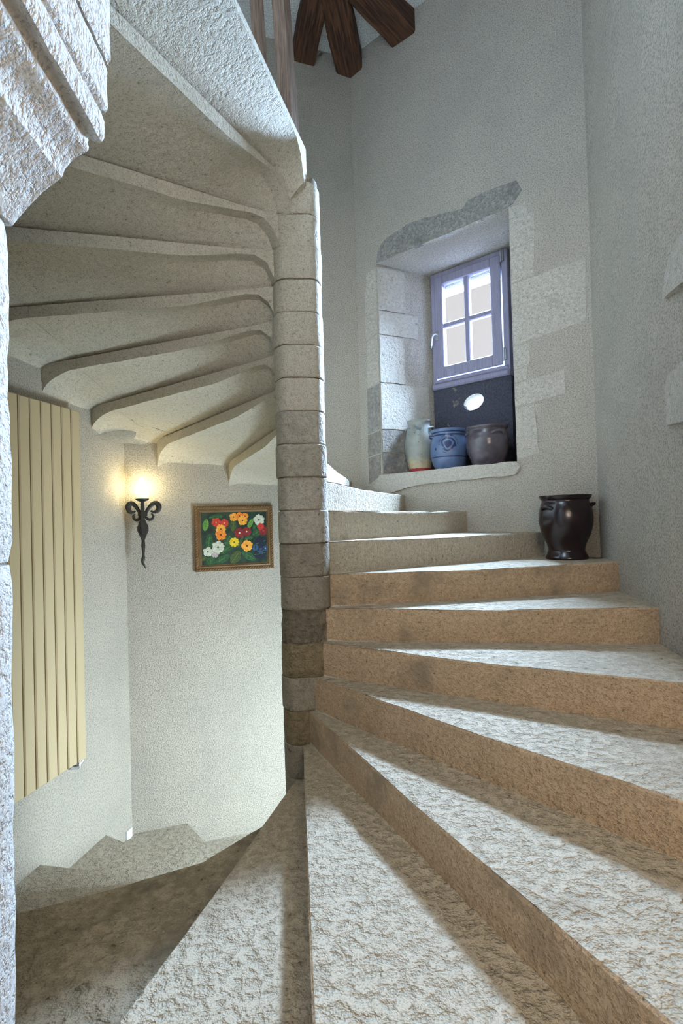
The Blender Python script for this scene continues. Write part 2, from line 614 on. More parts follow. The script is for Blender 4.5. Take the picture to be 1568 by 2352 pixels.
# stone sill slab under the opening, one piece proud of the wall
wall_stones(w_ne, 0, {'sill': [(-0.83, 1.40), (-0.767, 1.508), (-0.383, 1.512), (0.443, 1.516), (0.484, 1.475), (0.445, 1.422), (0.151, 1.413), (-0.387, 1.399), (-0.72, 1.345)]}, proud=0.016, seed=5)
wall_stones(w_east, 5, {'a': [(0.52, 2.25), (0.359, 2.237), (0.252, 2.207), (0.199, 2.156), (0.168, 2.102), (0.179, 2.059), (0.341, 2.049), (0.52, 2.04)],
                        'b': [(0.52, 1.75), (0.311, 1.737), (0.18, 1.725), (0.141, 1.687), (0.143, 1.507), (0.288, 1.498), (0.52, 1.49)]}, proud=0.012,
            ybase=lambda x: east_y(0.22) - 0.006, seed=9)

# dressed stones of the left window reveal: blocks lying in the splayed plane
rev_ang = math.atan2(GY + .06, GX0 - FX0)
RV = wall_frame(0) @ Matrix.Translation((FX0, 0, 0)) @ Matrix.Rotation(rev_ang - math.pi, 4, 'Z')
RVL = math.hypot(GY + .06, GX0 - FX0)
# local: x runs from the window (negative) to the room edge (0)
for nm, d, z0, z1, key in (('a', .27, 2.925, 3.29, 'block'), ('b', .40, 2.715, 2.915, 'block'), ('c', .25, 2.305, 2.705, 'block'), ('d', .50, 1.905, 2.295, 'block'),
                           ('e', .40, 1.705, 1.895, 'block_dark'), ('f', .46, 1.53, 1.695, 'block_dark')):
    rnd = random.Random(nm)
    pts = []
    for t in range(9):
        pts.append((-0.004 - d * t / 8, z0 + rnd.uniform(-.004, .004)))
    for t in range(1, 8):
        pts.append((-0.004 - d + (rnd.uniform(-.018, .018) if nm == 'c' else rnd.uniform(-.005, .005)), z0 + (z1 - z0) * t / 8))
    for t in range(9):
        pts.append((-0.004 - d * (8 - t) / 8, z1 + rnd.uniform(-.004, .004)))
    mb = MB()
    mb.plate(pts[::-1], -0.006, 0.012, inset=0.012)
    o = mb.build('stone_block', M[key])
    o.parent = w_ne
    o.matrix_world = RV

# ceiling, floors, passage
m = MB()
m.add([(x * 1.2, y * 1.2, 5.235) for x, y in VERT] + [(x * 1.2, y * 1.2, 5.45) for x, y in VERT], [tuple(range(6))[::-1], tuple(range(6, 12))] + [(i, (i + 1) % 6, 6 + (i + 1) % 6, 6 + i) for i in range(6)])
tag(m.build('ceiling', M['plaster_up']), 'white plaster ceiling between the dark beams', kind='structure')
m = MB()
m.add([(x * 1.15, y * 1.15, -1.72) for x, y in VERT] + [(x * 1.15, y * 1.15, -1.85) for x, y in VERT], [tuple(range(6)), tuple(range(6, 12))[::-1]] + [(i, (i + 1) % 6, 6 + (i + 1) % 6, 6 + i) for i in range(6)])
tag(m.build('floor', M['tread']), 'stone floor at the foot of the stairs', kind='structure')
m = MB()
m.box((-1.4, -4.6, -.75), (2.4, -2.12, -.65))
tag(m.build('floor_passage', M['tread']), 'stone passage floor behind the viewer', kind='structure')
m = MB()
m.box((-1.4, -4.75, -.6), (2.4, -4.6, 2.8))
tag(m.build('wall_passage_back', M['plaster']), 'plaster end wall of the passage', kind='structure')
m = MB()
m.box((1.40, -4.6, -.6), (1.6, -1.30, 2.8))
tag(m.build('wall_passage_right', M['plaster']), 'plaster side wall of the passage', kind='structure')
m = MB()
m.box((-1.4, -4.6, 2.62), (2.4, -1.95, 2.8))
tag(m.build('ceiling_passage', M['plaster']), 'plaster passage ceiling', kind='structure')
m = MB()
m.box((-HALF - .1, 0.0, 2.62), (HALF + .1, .3, Z1))
tag(m.build('wall_south', M['plaster'], mat=wall_frame(4)), 'plaster wall above the passage opening', kind='structure')
m = MB()
m.box((-HALF - .1, 0.0, Z0), (HALF + .1, .3, -.76))
tag(m.build('wall_south_low', M['plaster'], mat=wall_frame(4)), 'plaster wall below the passage opening', kind='structure')

# ------------------------------------------------------------------ left door jamb with its moulded corbel
JX, JY = -0.521, -1.866
jamb = empty('wall_jamb', loc=(JX, JY, 0))
tag(jamb, 'pale dressed stone door jamb at the left edge', kind='structure')
for z0, z1, sd in ((-1.2, 1.066, 1.0), (1.072, 1.70, 2.0)):
    mb = MB()
    n = max(8, int((z1 - z0) / .035))
    prof = [(-0.5, 0.0), (-0.02, 0.0), (-0.006, -0.004), (0.0, -0.016), (0.002, -0.05), (0.0, -0.10), (-.004, -0.5), (-.01, -1.6), (-.5, -1.6)]
    vs = []
    for j in range(n + 1):
        z = z0 + (z1 - z0) * j / n
        e = 0.005 if j in (0, n) else 0.0
        lean = -0.010 * (1.2 - z) / 1.0 if z < 1.2 else 0
        for x, y in prof:
            w = 0.006 * nz((y * .4, 0.3, z), 7, sd) + 0.004 * nz((0, 0, z), 23, sd)
            vs.append((x + lean + (w - e if x > -.4 else 0), y, z))
    k = len(prof)
    fs = [(j * k + i, j * k + (i + 1) % k, (j + 1) * k + (i + 1) % k, (j + 1) * k + i) for j in range(n) for i in range(k)]
    fs += [tuple(range(k)), tuple(range(n * k, n * k + k))]
    mb.add(vs, fs)
    mb.build('stone_block', M['jamb'], jamb, smooth=True, angle=50)
mb = MB()
mb.box((-.5, -1.55, -1.1), (-0.03, -.02, 1.68))
mb.build('mortar_core', M['mortar'], jamb)

corb = empty('trim_1', loc=(JX, JY, 1.69))
tag(corb, 'moulded pale stone corbel stepping out over the left jamb', kind='structure')


def corb_pts(px):
    return [(-.337 + .000797 * (x - 250) - .00001 * y - JX, 2.117 - .000825 * y - 1.69) for x, y in px]


low = corb_pts([(30, 521), (60, 484), (95, 446), (120, 427), (141, 411), (143, 404), (147, 392), (160, 376), (178, 362), (194, 354), (201, 347), (203, 340), (200, 331), (203, 322), (212, 319), (222, 325), (231, 327), (237, 318), (239, 300), (238, 283), (234, 272), (232, 266), (240, 262), (246, 254), (247, 244), (244, 205), (246, 168), (245, 160)])
up = corb_pts([(247, 151), (254, 141), (254, 90), (252, 0), (250, -160), (252, -500)])
for nm, pr in (('low', low), ('up', up)):
    mb = MB()
    pr = [(-0.45, pr[0][1])] + pr + [(-0.45, pr[-1][1])]
    n = 36
    k = len(pr)
    vs = []
    for j in range(n + 1):
        f = j / n
        y = -1.5 * f * f
        for x, z in pr:
            a = 0.0022 + 0.002 * (1 if j == 0 else 0)
            vs.append((x + 0.026 * y + a * nz((x, y, z), 30, 4) - (0.003 if j == 0 else 0), y, z + a * nz((x, y, z), 26, 8)))
    fs = [(j * k + i, j * k + (i + 1) % k, (j + 1) * k + (i + 1) % k, (j + 1) * k + i) for j in range(n) for i in range(k)]
    fs += [tuple(range(k)), tuple(range(n * k, n * k + k))]
    mb.add(vs, fs)
    mb.build('moulded_stone', M['jamb'], corb, smooth=True, angle=28)

# ------------------------------------------------------------------ the spiral staircase
stair = empty('spiral_staircase', loc=(0, 0, 0))
tag(stair, 'worn limestone spiral staircase winding round a stone newel', 'staircase')


def hex_dist(d, p):
    """distance along unit direction d from p to the wall polygon"""
    best = 9
    for i in range(6):
        a = wall_ang(i)
        n = (math.cos(a), math.sin(a))
        lim = INR + (0.03 if i == 5 else 0.75 if i == 4 else 0.008)
        dn = d[0] * n[0] + d[1] * n[1]
        if dn > 1e-6:
            best = min(best, (lim - p[0] * n[0] - p[1] * n[1]) / dn)
    return best


def drop(k):
    return {7: .010, 8: .032, 9: .055}.get(k, .06 if k > 9 else 0.0)


def level(k, u):
    return k * H - drop(k) * min(1, u * 1.1)


WC = 0.27


def make_step(k):
    a0, a1 = AZ[k], AZ[k + 1]
    upper = k >= 9
    last = k == 18
    # sample directions between the front line and the rear line, hitting polygon corners exactly
    vv = [0, .012, .05, .14, .28, .42, .56, .70, .84, .95, 1.0]
    for c in range(-6, 14):
        ca = math.degrees(PHI) + c * 60 - 0.8
        f = (ca - a0) / (a1 - a0)
        if 0.03 < f < 0.97:
            vv.append(f)
    vv = sorted(set(vv))
    ext = 0.05

    def ray(v):
        a = math.radians(a0 + (a1 - a0) * v)
        o = OFF
        if last:
            o = OFF + (0.16 * math.sin(math.radians(73.3)) - 0.03) * v       # last edge passes the newel's right side
        d = (math.cos(a), math.sin(a))
        p = (-d[1] * o, d[0] * o)
        return d, p, hex_dist(d, p)
    us_plain = [0, .03, .06, .10, .15, .2, .26, .32, .38, .44, .5, .56, .62, .68, .74, .79, .84, .88, .91, .94, .97, 1.0]
    R0 = 0.07

    def pos(v, s):
        d, p, L = ray(v)
        return p[0] + d[0] * s, p[1] + d[1] * s

    def radial(v, u, part):
        d, p, L = ray(v)
        if part == 'all':
            return R0 + (L - R0) * u
        if part == 'body':
            return R0 + (L - WC - 0.002 - R0) * u
        return L - WC + 0.002 + (WC - 0.002) * u

    def soffit(v, s, L):
        ur = (s - R0) / (L - R0)
        zf, zr = level(k - 1, ur), level(k, ur)
        if last:
            zr = zf + 0.14
            band = 0.0
        else:
            band = 0.008 + 0.052 * min(1, max(0, (s - .18) / .42))
        z = zf + (zr - band - zf) * v - 0.004
        # cove into the newel
        if upper:
            t = min(1, max(0, 1 - (s - NEWEL + .008) / 0.16))
            z -= 0.16 * (1 - math.sqrt(1 - t * t))
        # cove down to the wall
        w = L - s
        if upper and w < WC:
            q = 1 - w / WC
            z -= (z - (zf - 0.045)) * (1 - math.sqrt(max(0, 1 - q * q)))
        return z

    def sweep(s):
        """rear face sweeps out to run tangent to the newel"""
        if not upper or last:
            return 0.0
        return 0.030 * max(0, 1 - max(0, s - .04) / .30) ** 2

    def build(part, parent, name):
        us = us_plain if part != 'corbel' else [0, .15, .3, .45, .6, .72, .82, .9, .96, 1.0]
        mb = MB()
        rings = []
        for u in us:
            ring = []
            # riser from the bottom up
            d, p, L = ray(0)
            s = radial(0, u, part)
            ur = (s - R0) / (L - R0)
            top = level(k, ur)
            x, y = pos(0, s)
            n = (-d[1], d[0])
            zb = soffit(0, s, L)
            wear = 0.011 * math.exp(-((ur - .5) / .22) ** 2)
            rag = 0.0075 * nz((x, y, k * 3.1), 9, k) + 0.004 * nz((x, y, k * 3.1), 31, k)
            for t in (0, .3, .6, .85, .955):
                z = zb + (top - zb) * t
                j = 0.003 * nz((x, y, z), 14, k) + (rag * .5 if t > .9 else 0) + 0.004 * (1 - t)
                ring.append(((x + n[0] * j, y + n[1] * j, z - (wear if t > .8 else 0)), 1))
            j = 0.006 + rag
            ring.append(((x + n[0] * j, y + n[1] * j, top - 0.0015 - wear), 0))
            for v in vv[1:] + ['ext']:
                e = 0
                if v == 'ext':
                    v, e = 1.0, (ext if not last else 0.0)
                d, p, L = ray(v)
                s = radial(v, u, part)
                if e:
                    e += sweep(s)
                ur = (s - R0) / (L - R0)
                x, y = pos(v, s)
                z = level(k, ur) - wear * max(0, 1 - v * 2.2) + 0.0035 * nz((x, y, k), 8, 2) * (1 if v < .95 else .3)
                ring.append(((x - d[1] * e, y + d[0] * e, z - (0.0006 if e else 0)), 0))
            for v in ['ext'] + vv[::-1][0:]:
                e = 0
                if v == 'ext':
                    v, e = 1.0, (ext if not last else 0.0)
                elif v == 1.0:
                    continue
                elif v == 0:
                    continue
                d, p, L = ray(v)
                s = radial(v, u, part)
                if e:
                    e += sweep(s)
                x, y = pos(v, s)
                jz = 0.004 * nz((x, y, k), 10, 5)
                ring.append(((x - d[1] * e, y + d[0] * e, soffit(v, s, L) + jz), 2))
            rings.append(ring)
        nr = len(rings[0])
        mb.v = [q[0] for r in rings for q in r]
        for i in range(len(rings) - 1):
            for j in range(nr):
                j2 = (j + 1) % nr
                mb.f.append((i * nr + j, i * nr + j2, (i + 1) * nr + j2, (i + 1) * nr + j))
                a_, b_ = rings[0][j][1], rings[0][j2][1]
                if a_ == 1 and b_ in (1, 0):
                    mi = 1
                elif a_ == 0 and b_ == 0:
                    mi = 0
                else:
                    mi = 2
                mb.m.append(mi)
        mb.f.append(tuple(range(nr)))
        mb.m.append(2)
        mb.f.append(tuple(range((len(rings) - 1) * nr, len(rings) * nr)))
        mb.m.append(2)
        tread = M['tread'] if k >= -1 else M['tread_low']
        if k < -3:
            tread = M['tread_lit']
        riser = M['riser_ochre'] if 0 <= k <= 5 else M['riser_grey']
        return mb.build(name, [tread, riser, M['soffit']], parent, smooth=True, angle=32)
    if upper:
        body = build('body', stair, 'stone_step')
        build('corbel', body, 'corbel_stone')
    else:
        build('all', stair, 'stone_step')


for k in range(-9, 19):
    make_step(k)

# newel drums, one to each step, with recessed mortar joints
core = MB()
core.lathe([(NEWEL - .012, -1.9), (NEWEL - .012, 18 * H)], 32)
rr = random.Random(11)


def newel_section(rad, n=44):
    out = []
    for i in range(n):
        a = 2 * math.pi * i / n
        r = rad
        da = (math.degrees(a) - 270 + 180) % 360 - 180
        if abs(da) < 36:
            r = rad * math.cos(math.radians(36)) / math.cos(math.radians(da))
            r = min(rad, r)
        out.append((a, r))
    return out


mb = MB()
sec = newel_section(NEWEL - .012)
for z0, z1 in ((-1.9, 17.2 * H),):
    n = len(sec)
    vs = [(r * math.cos(a), r * math.sin(a), z) for z in (z0, z1) for a, r in sec]
    mb.add(vs, [(i, (i + 1) % n, n + (i + 1) % n, n + i) for i in range(n)] + [tuple(range(n)), tuple(range(n, 2 * n))])
mb.build('newel_mortar', M['mortar'], stair)
for k in range(-10, 18):
    z0, z1 = (k - 1) * H + 0.0025, k * H - 0.0025
    if k in (4,):
        mat = 'drum_dark'
    elif k in (3, ):
        mat = 'drum_ochre'
    elif k in (5, 6):
        mat = 'drum2'
    elif k in (0, 1, 2):
        mat = ['drum2', 'drum_ochre', 'drum2'][k]
    elif k >= 11:
        mat = 'newel_up'
    elif k >= 8:
        mat = 'drum0' if k % 2 else 'drum3'
    else:
        mat = 'drum%d' % rr.choice([0, 1, 3])
    rad = NEWEL + rr.uniform(-.003, .003)
    sec = newel_section(rad)
    n = len(sec)
    mb = MB()
    vs = []
    zz = [0, .025, .25, .5, .75, .975, 1]
    dx, dy = rr.uniform(-.003, .003), rr.uniform(-.003, .003)
    for t in zz:
        z = z0 + (z1 - z0) * t
        sh = -0.003 if t in (0, 1) else 0
        for a, r in sec:
            x, y = r * math.cos(a), r * math.sin(a)
            w = sh + 0.004 * nz((x, y, z), 13, k)
            if k == 4:
                w += 0.008 * nz((x, y, z), 18, 3) - .004
            zz_ = z + 0.004 * nz((x, y, k), 9, 1)
            vs.append(((r + w) * math.cos(a) + dx, (r + w) * math.sin(a) + dy, zz_))
    for j in range(len(zz) - 1):
        for i in range(n):
            i2 = (i + 1) % n
            mb.f.append((j * n + i, j * n + i2, (j + 1) * n + i2, (j + 1) * n + i))
            mb.m.append(0)
    mb.v = vs
    mb.f += [tuple(range(n)), tuple(range((len(zz) - 1) * n, len(zz) * n))]
    mb.m += [0, 0]
    mb.build('newel_drum', M[mat], stair, smooth=True, angle=34)

# ------------------------------------------------------------------ window
win = empty('window_1', mat=wall_frame(0) @ Matrix.Translation((0, GY, 0)))
tag(win, 'small purple-brown casement window of four panes above a dark slate panel', kind='structure')


def rails(x0, x1, z0, z1, wl, wr, wb_, wt, y0, y1, parent, name, c=.004):
    out = []
    for lo, hi in (((x0, z0), (x0 + wl, z1)), ((x1 - wr, z0), (x1, z1)), ((x0 + wl, z0), (x1 - wr, z0 + wb_)), ((x0 + wl, z1 - wt), (x1 - wr, z1))):
        mb = MB()
        mb.bbox((lo[0], y0, lo[1]), (hi[0], y1, hi[1]), c)
        o = mb.build(name, M['win_wood'], parent)
        out.append(o)
    return out


rails(GX0 + .004, GX1 - .004, 2.268, 3.30, .040, .050, .05, .045, -.005, .055, win, 'window_frame')
mb = MB()
mb.bbox((GX0 + .002, -.035, 2.266), (GX1 - .002, .055, 2.315), .012)
mb.build('window_sill', M['win_wood'], win)
mb = MB()
mb.bbox((GX0 + .03, -.022, 2.318), (GX1 - .02, .05, 2.352), .008)
mb.build('weather_bar', M['win_wood'], win)
sash = empty('sash')
sash.parent = win
SX0, SX1, SZ0, SZ1 = -0.475, 0.146, 2.362, 3.258
rails(SX0, SX1, SZ0, SZ1, .080, .088, .098, .076, -.022, .03, sash, 'sash_rail', .006)
mb = MB()
mb.bbox((-.190, -.016, SZ0 + .09), (-.140, .02, SZ1 - .07), .008)
mb.build('muntin', M['win_wood'], sash)
mb = MB()
mb.bbox((SX0 + .075, -.014, 2.794), (SX1 - .08, .02, 2.840), .008)
mb.build('muntin', M['win_wood'], sash)
for x0, x1 in ((SX0 + .075, -.185), (-.145, SX1 - .08)):
    for z0, z1 in ((SZ0 + .09, 2.80), (2.834, SZ1 - .07)):
        mb = MB()
        mb.box((x0, .006, z0), (x1, .009, z1))
        mb.build('pane', M['glass'], sash)
hd = MB()
hd.bbox((-.470, -.030, 2.70), (-.440, -.020, 2.785), .003)
hd.tube([(-.455, -.028, 2.745), (-.455, -.060, 2.748), (-.462, -.072, 2.742), (-.478, -.074, 2.715), (-.488, -.073, 2.67), (-.490, -.072, 2.630)], [.009, .009, .0095, .009, .008, .0065], 10)
tag(hd.build('window_handle', M['chrome'], sash, smooth=True), 'white metal window handle')
for z in (3.245, 2.44):
    mb = MB()
    mb.tube([(.158, -.022, z - .054), (.158, -.022, z + .054)], .0085, 10)
    mb.box((.150, -.02, z - .045), (.175, .0, z + .045))
    mb.build('hinge', M['chrome'], win, smooth=True)

# slate panel under the window, with an oval hole
mb = MB()
hx, hz, ha, hb, N = -0.137, 2.105, .094, .066, 40
x0, x1, z0, z1 = GX0 + .001, GX1 - .001, 1.517, 2.266
ring_f, ring_b, out_f, out_b = [], [], [], []
for i in range(N):
    a = 2 * math.pi * i / N
    c, s = math.cos(a), math.sin(a)
    ring_f.append((hx + ha * c, 0.0, hz + hb * s + .012 * c))
    t = 9
    if c > 1e-6:
        t = min(t, (x1 - hx) / c)
    if c < -1e-6:
        t = min(t, (x0 - hx) / c)
    if s > 1e-6:
        t = min(t, (z1 - hz) / s)
    if s < -1e-6:
        t = min(t, (z0 - hz) / s)
    out_f.append((hx + t * c, 0.0, hz + t * s))
for p in (x0, z0), (x1, z0), (x1, z1), (x0, z1):
    j = min(range(N), key=lambda q: (out_f[q][0] - p[0]) ** 2 + (out_f[q][2] - p[1]) ** 2)
    out_f[j] = (p[0], 0.0, p[1])
vs = ring_f + out_f + [(x, y + .055, z) for x, y, z in ring_f] + [(x, y + .055, z) for x, y, z in out_f]
fs = []
for i in range(N):
    j = (i + 1) % N
    fs += [(i, j, N + j, N + i), (2 * N + j, 2 * N + i, 3 * N + i, 3 * N + j), (j, i, 2 * N + i, 2 * N + j), (N + i, N + j, 3 * N + j, 3 * N + i)]
mb.add(vs, fs)
panel = mb.build('slate_panel', M['slate'], win)
tag(panel, 'dark slate panel with a pale oval hole')
# stone collar lining the hole through the wall
mb = MB()
vs = [(x, y, z + dz) for y, dz in ((.004, 0), (.20, -.06)) for x, _, z in ring_f] + [(hx + (x - hx) * 1.15, y, hz + (z - hz) * 1.15 + dz) for y, dz in ((.20, -.06), (.056, 0)) for x, _, z in ring_f]
fs = []
for r in range(3):
    for i in range(N):
        j = (i + 1) % N
        fs.append((r * N + i, r * N + j, (r + 1) * N + j, (r + 1) * N + i))
mb.add(vs, fs)
mb.build('hole_lining', M['block'], panel)

# ------------------------------------------------------------------ pots
def pot(name, loc, prof, mat, label, ears, rot=0, thick=.010, group=None):
    o = empty(name, loc=loc)
    o.rotation_euler = (0, 0, rot)
    tag(o, label, 'pot', group)
    H_ = prof[-1][1]
    inner = [(max(.004, r - thick), z) for r, z in reversed(prof) if z > .03] + [(.003, .025)]
    mb = MB()
    sm = []
    for i in range(len(prof) - 1):                     # Catmull-Rom smoothing of the profile
        p0, p1, p2, p3 = prof[max(0, i - 1)], prof[i], prof[i + 1], prof[min(len(prof) - 1, i + 2)]
        for t in (0, .25, .5, .75):
            sm.append(tuple(0.5 * (2 * p1[c] + (p2[c] - p0[c]) * t + (2 * p0[c] - 5 * p1[c] + 4 * p2[c] - p3[c]) * t * t + (3 * p1[c] - p0[c] - 3 * p2[c] + p3[c]) * t ** 3) for c in (0, 1)))
    sm.append(prof[-1])
    mb.lathe(sm + inner, 56)
    mb.build('pot_body', mat, o, smooth=True, angle=50)
    for ang, z, r, size, tr in ears:
        eb = MB()
        pts = []
        for t in range(11):
            b_ = math.pi * t / 10
            lat = math.cos(b_) * size
            out = math.sin(b_) * size * 0.75
            a = math.radians(ang)
            x = (r - .012 + out) * math.cos(a) - lat * math.sin(a)
            y = (r - .012 + out) * math.sin(a) + lat * math.cos(a)
            pts.append((x, y, z + .012 * math.sin(b_)))
        eb.tube(pts, [tr * (1.25 - .35 * math.sin(math.pi * t / 10)) for t in range(11)], 10)
        eb.build('ear_handle', mat, o, smooth=True, angle=60)
    return o


pot('stoneware_pot', (1.652, .452, 5 * H - .001), [(.120, 0), (.127, .008), (.124, .022), (.112, .045), (.108, .062), (.116, .095), (.142, .155), (.158, .215), (.162, .262), (.158, .305), (.149, .342), (.141, .362), (.141, .372), (.149, .382), (.156, .396), (.157, .402)],
    M['pot_dark'], 'tall dark brown glazed pot standing alone on a stair step', [(-20, .335, .150, .040, .0115), (198, .318, .152, .040, .0115)], group='stoneware pots')
WF = wall_frame(0)


def on_sill(x, y):
    v = WF @ Vector((x, y, 1.516))
    return (v.x, v.y, v.z)


rz = wall_ang(0) - math.pi / 2
pot('stoneware_pot', on_sill(-.515, .235), [(.084, 0), (.087, .006), (.098, .06), (.114, .13), (.125, .205), (.127, .25), (.121, .31), (.108, .365), (.099, .395), (.096, .41), (.098, .43), (.103, .440), (.103, .449)],
    M['pot_grey'], 'tall grey-green pot with a red foot, leftmost on the window sill', [(-168, .372, .112, .030, .0105), (12, .372, .112, .030, .0105)], rot=rz, group='stoneware pots')
pot('stoneware_pot', on_sill(-.212, .20), [(.108, 0), (.113, .006), (.132, .055), (.146, .11), (.151, .16), (.147, .21), (.136, .26), (.129, .285), (.129, .295), (.137, .306), (.141, .318), (.141, .327)],
    M['pot_blue'], 'squat blue pot with a dark painted flower, middle of the window sill', [(-140, .268, .138, .034, .0105), (40, .268, .138, .034, .0105)], rot=rz, group='stoneware pots')
pot('stoneware_pot', on_sill(.122, .21), [(.106, 0), (.110, .006), (.130, .05), (.150, .105), (.160, .16), (.163, .20), (.159, .24), (.153, .268), (.152, .278), (.158, .288), (.163, .298), (.163, .306)],
    M['pot_slate'], 'squat slate-brown ribbed pot, rightmost on the window sill', [(-34, .245, .160, .040, .0115), (146, .245, .160, .040, .0115)], rot=rz, group='stoneware pots')

# ------------------------------------------------------------------ radiator
rad = empty('radiator', mat=wall_frame(2) @ Matrix.Translation((0, 0, -.355)))
tag(rad, 'tall beige vertical panel radiator with valve on the left wall', 'radiator')
RT = 1.895 + .355
pw = .0868
for i in range(10):
    x1 = .366 - i * pw
    mb = MB()
    mb.bbox((x1 - pw + .0045, -.080, 0), (x1 - .0045, -.052, RT), .006)
    mb.build('radiator_slat', M['radiator'], rad)
for z in (.05, RT - .12):
    mb = MB()
    mb.box((.366 - 10 * pw + .01, -.055, z), (.360, -.028, z + .07))
    mb.build('header_pipe', M['rad_gap'], rad)
for z in (.3, RT - .35):
    for x in (.25, -.35):
        mb = MB()
        mb.box((x, -.03, z), (x + .03, -.001, z + .05))
        mb.build('bracket', M['rad_gap'], rad)
mb = MB()
mb.box((.366 - 10 * pw + .005, -.054, .0), (.362, -.050, RT))
mb.build('gap_shade_sheet', M['rad_gap'], rad)
mb = MB()
mb.tube([(.235, -.05, -.012), (.27, -.05, -.030), (.30, -.05, -.040), (.325, -.05, -.036)], .010, 10)
mb.tube([(.325, -.05, -.048), (.325, -.05, .008)], .014, 10)
mb.tube([(.318, -.05, -.030), (.350, -.055, -.012)], [.012, .017], 10)
mb.tube([(.325, -.05, -.04), (.325, -.002, -.045)], .009, 8)
tag(mb.build('radiator_valve', M['chrome'], rad, smooth=True), 'small metal valve under the radiator')

sk = empty('wall_socket', mat=wall_frame(2) @ Matrix.Translation((.918, 0, -1.19)))
tag(sk, 'small white socket box low in the wall corner', 'socket')
mb = MB()
mb.bbox((-.034, -.014, -.058), (.034, -.001, .062), .004)
mb.build('socket_plate', M['white'], sk)
mb = MB()
mb.bbox((-.02, -.018, -.02), (.02, -.014, .02), .002)
mb.build('socket_insert', M['white'], sk)

# ------------------------------------------------------------------ wall sconce
sc = empty('wall_sconce', mat=wall_frame(1) @ Matrix.Translation((-.842, -.06, 1.16)))
tag(sc, 'wrought-iron torch sconce with a lit glass flame', 'lamp')
sy = -.055


def scroll(sgn, big):
    pts, rads = [], []
    if big:
        P = [(.012, .06), (.035, .095), (.06, .130), (.085, .146), (.108, .140), (.118, .118), (.110, .092), (.090, .080), (.072, .082), (.058, .090)]
        rr_ = [.012, .013, .015, .018, .020, .020, .018, .013, .009, .006]
    else:
        P = [(.012, .055), (.030, .032), (.050, .022), (.068, .028), (.076, .046), (.070, .062), (.060, .066)]
        rr_ = [.009, .010, .011, .010, .009, .007, .005]
    # smooth
    out, ro = [], []
    for i in range(len(P) - 1):
        p0, p1, p2, p3 = P[max(0, i - 1)], P[i], P[i + 1], P[min(len(P) - 1, i + 2)]
        for t in (0, .33, .67):
            out.append(tuple(0.5 * (2 * p1[c] + (p2[c] - p0[c]) * t + (2 * p0[c] - 5 * p1[c] + 4 * p2[c] - p3[c]) * t * t + (3 * p1[c] - p0[c] - 3 * p2[c] + p3[c]) * t ** 3) for c in (0, 1)))
            ro.append(rr_[i] + (rr_[i + 1] - rr_[i]) * t)
    out.append(P[-1])
    ro.append(rr_[-1])
    k = .86 if sgn < 0 else 1.0
    mb = MB()
    mb.tube([(sgn * x * k, -.035, z) for x, z in out], ro, 10, flat=.45)
    mb.build('scroll', M['iron'], sc, smooth=True, angle=60)


for s in (-1, 1):
    scroll(s, True)
    scroll(s, False)
mb = MB()
mb.bbox((-.034, -.046, .050), (.034, -.024, .086), .004)
mb.build('collar', M['iron'], sc)
mb = MB()
mb.bbox((-.013, -.075, -.09), (.013, -.05, .163), .004)
mb.build('stem', M['iron'], sc)
mb = MB()
mb.plate([(-.008, -.14), (.008, -.14), (.022, -.105), (.040, -.060), (.040, -.030), (.022, .010), (.010, .045), (-.010, .045), (-.022, .010), (-.040, -.030), (-.040, -.060), (-.022, -.105)], -.055, -.030, inset=.15)
mb.build('leaf_plate', M['iron'], sc)
mb = MB()
mb.box((-.012, -.034, -.03), (.012, .059, .0))
mb.build('wall_bracket', M['iron'], sc)
mb = MB()
tw = []
tr_ = []
for i in range(22):
    t = i / 21
    z = -.12 - .225 * t
    tr_.append([.010, .010, .011, .013, .014, .0145, .014, .0125, .011, .010, .009, .008, .0085, .012, .0135, .013, .012, .010, .008, .006, .004, .0025][i])
    tw.append(((.012 * max(0, (t - .8)) * 5) * (1 if i > 17 else .3) - (.006 * math.sin((t - .6) * 9) if t > .6 else 0), sy + .012, z))
mb.tube(tw, tr_, 10)
mb.build('torch_tail', M['iron'], sc, smooth=True)
mb = MB()
mb.lathe([(.014, .158), (.030, .163), (.046, .172), (.050, .180), (.046, .178), (.028, .170), (.006, .168)], 28, c=(0, -.0625, 0))
mb.build('drip_dish', M['iron'], sc, smooth=True)
mb = MB()
pf = [(.020, .172), (.034, .182), (.044, .200), (.0465, .218)]
n = 40
vs, fs = [], []
for r, z in pf:
    for i in range(n):
        a = 2 * math.pi * i / n
        q = r * (1 + .05 * math.cos(10 * a + z * 90))
        vs.append((q * math.cos(a), -.0625 + q * math.sin(a), z))
for k_ in range(len(pf) - 1):
    for i in range(n):
        j = (i + 1) % n
        fs.append((k_ * n + i, k_ * n + j, (k_ + 1) * n + j, (k_ + 1) * n + i))
mb.add(vs, fs)
mb.build('glass_cup', M['flame_low'], sc, smooth=True)
mb = MB()
pf = [(.0465, .2185), (.046, .235), (.043, .252), (.0385, .268), (.033, .286), (.026, .304), (.017, .322), (.008, .336), (.002, .343)]
vs, fs = [], []
for r, z in pf:
    for i in range(n):
        a = 2 * math.pi * i / n
        q = r * (1 + .07 * math.cos(6 * a + z * 60))
        vs.append((q * math.cos(a), -.0625 + q * math.sin(a), z))
for k_ in range(len(pf) - 1):
    for i in range(n):
        j = (i + 1) % n
        fs.append((k_ * n + i, k_ * n + j, (k_ + 1) * n + j, (k_ + 1) * n + i))
fs.append(tuple(range((len(pf) - 1) * n, len(pf) * n)))
mb.add(vs, fs)
tag(mb.build('glass_flame', M['flame'], sc, smooth=True), 'glowing flame-shaped glass shade')

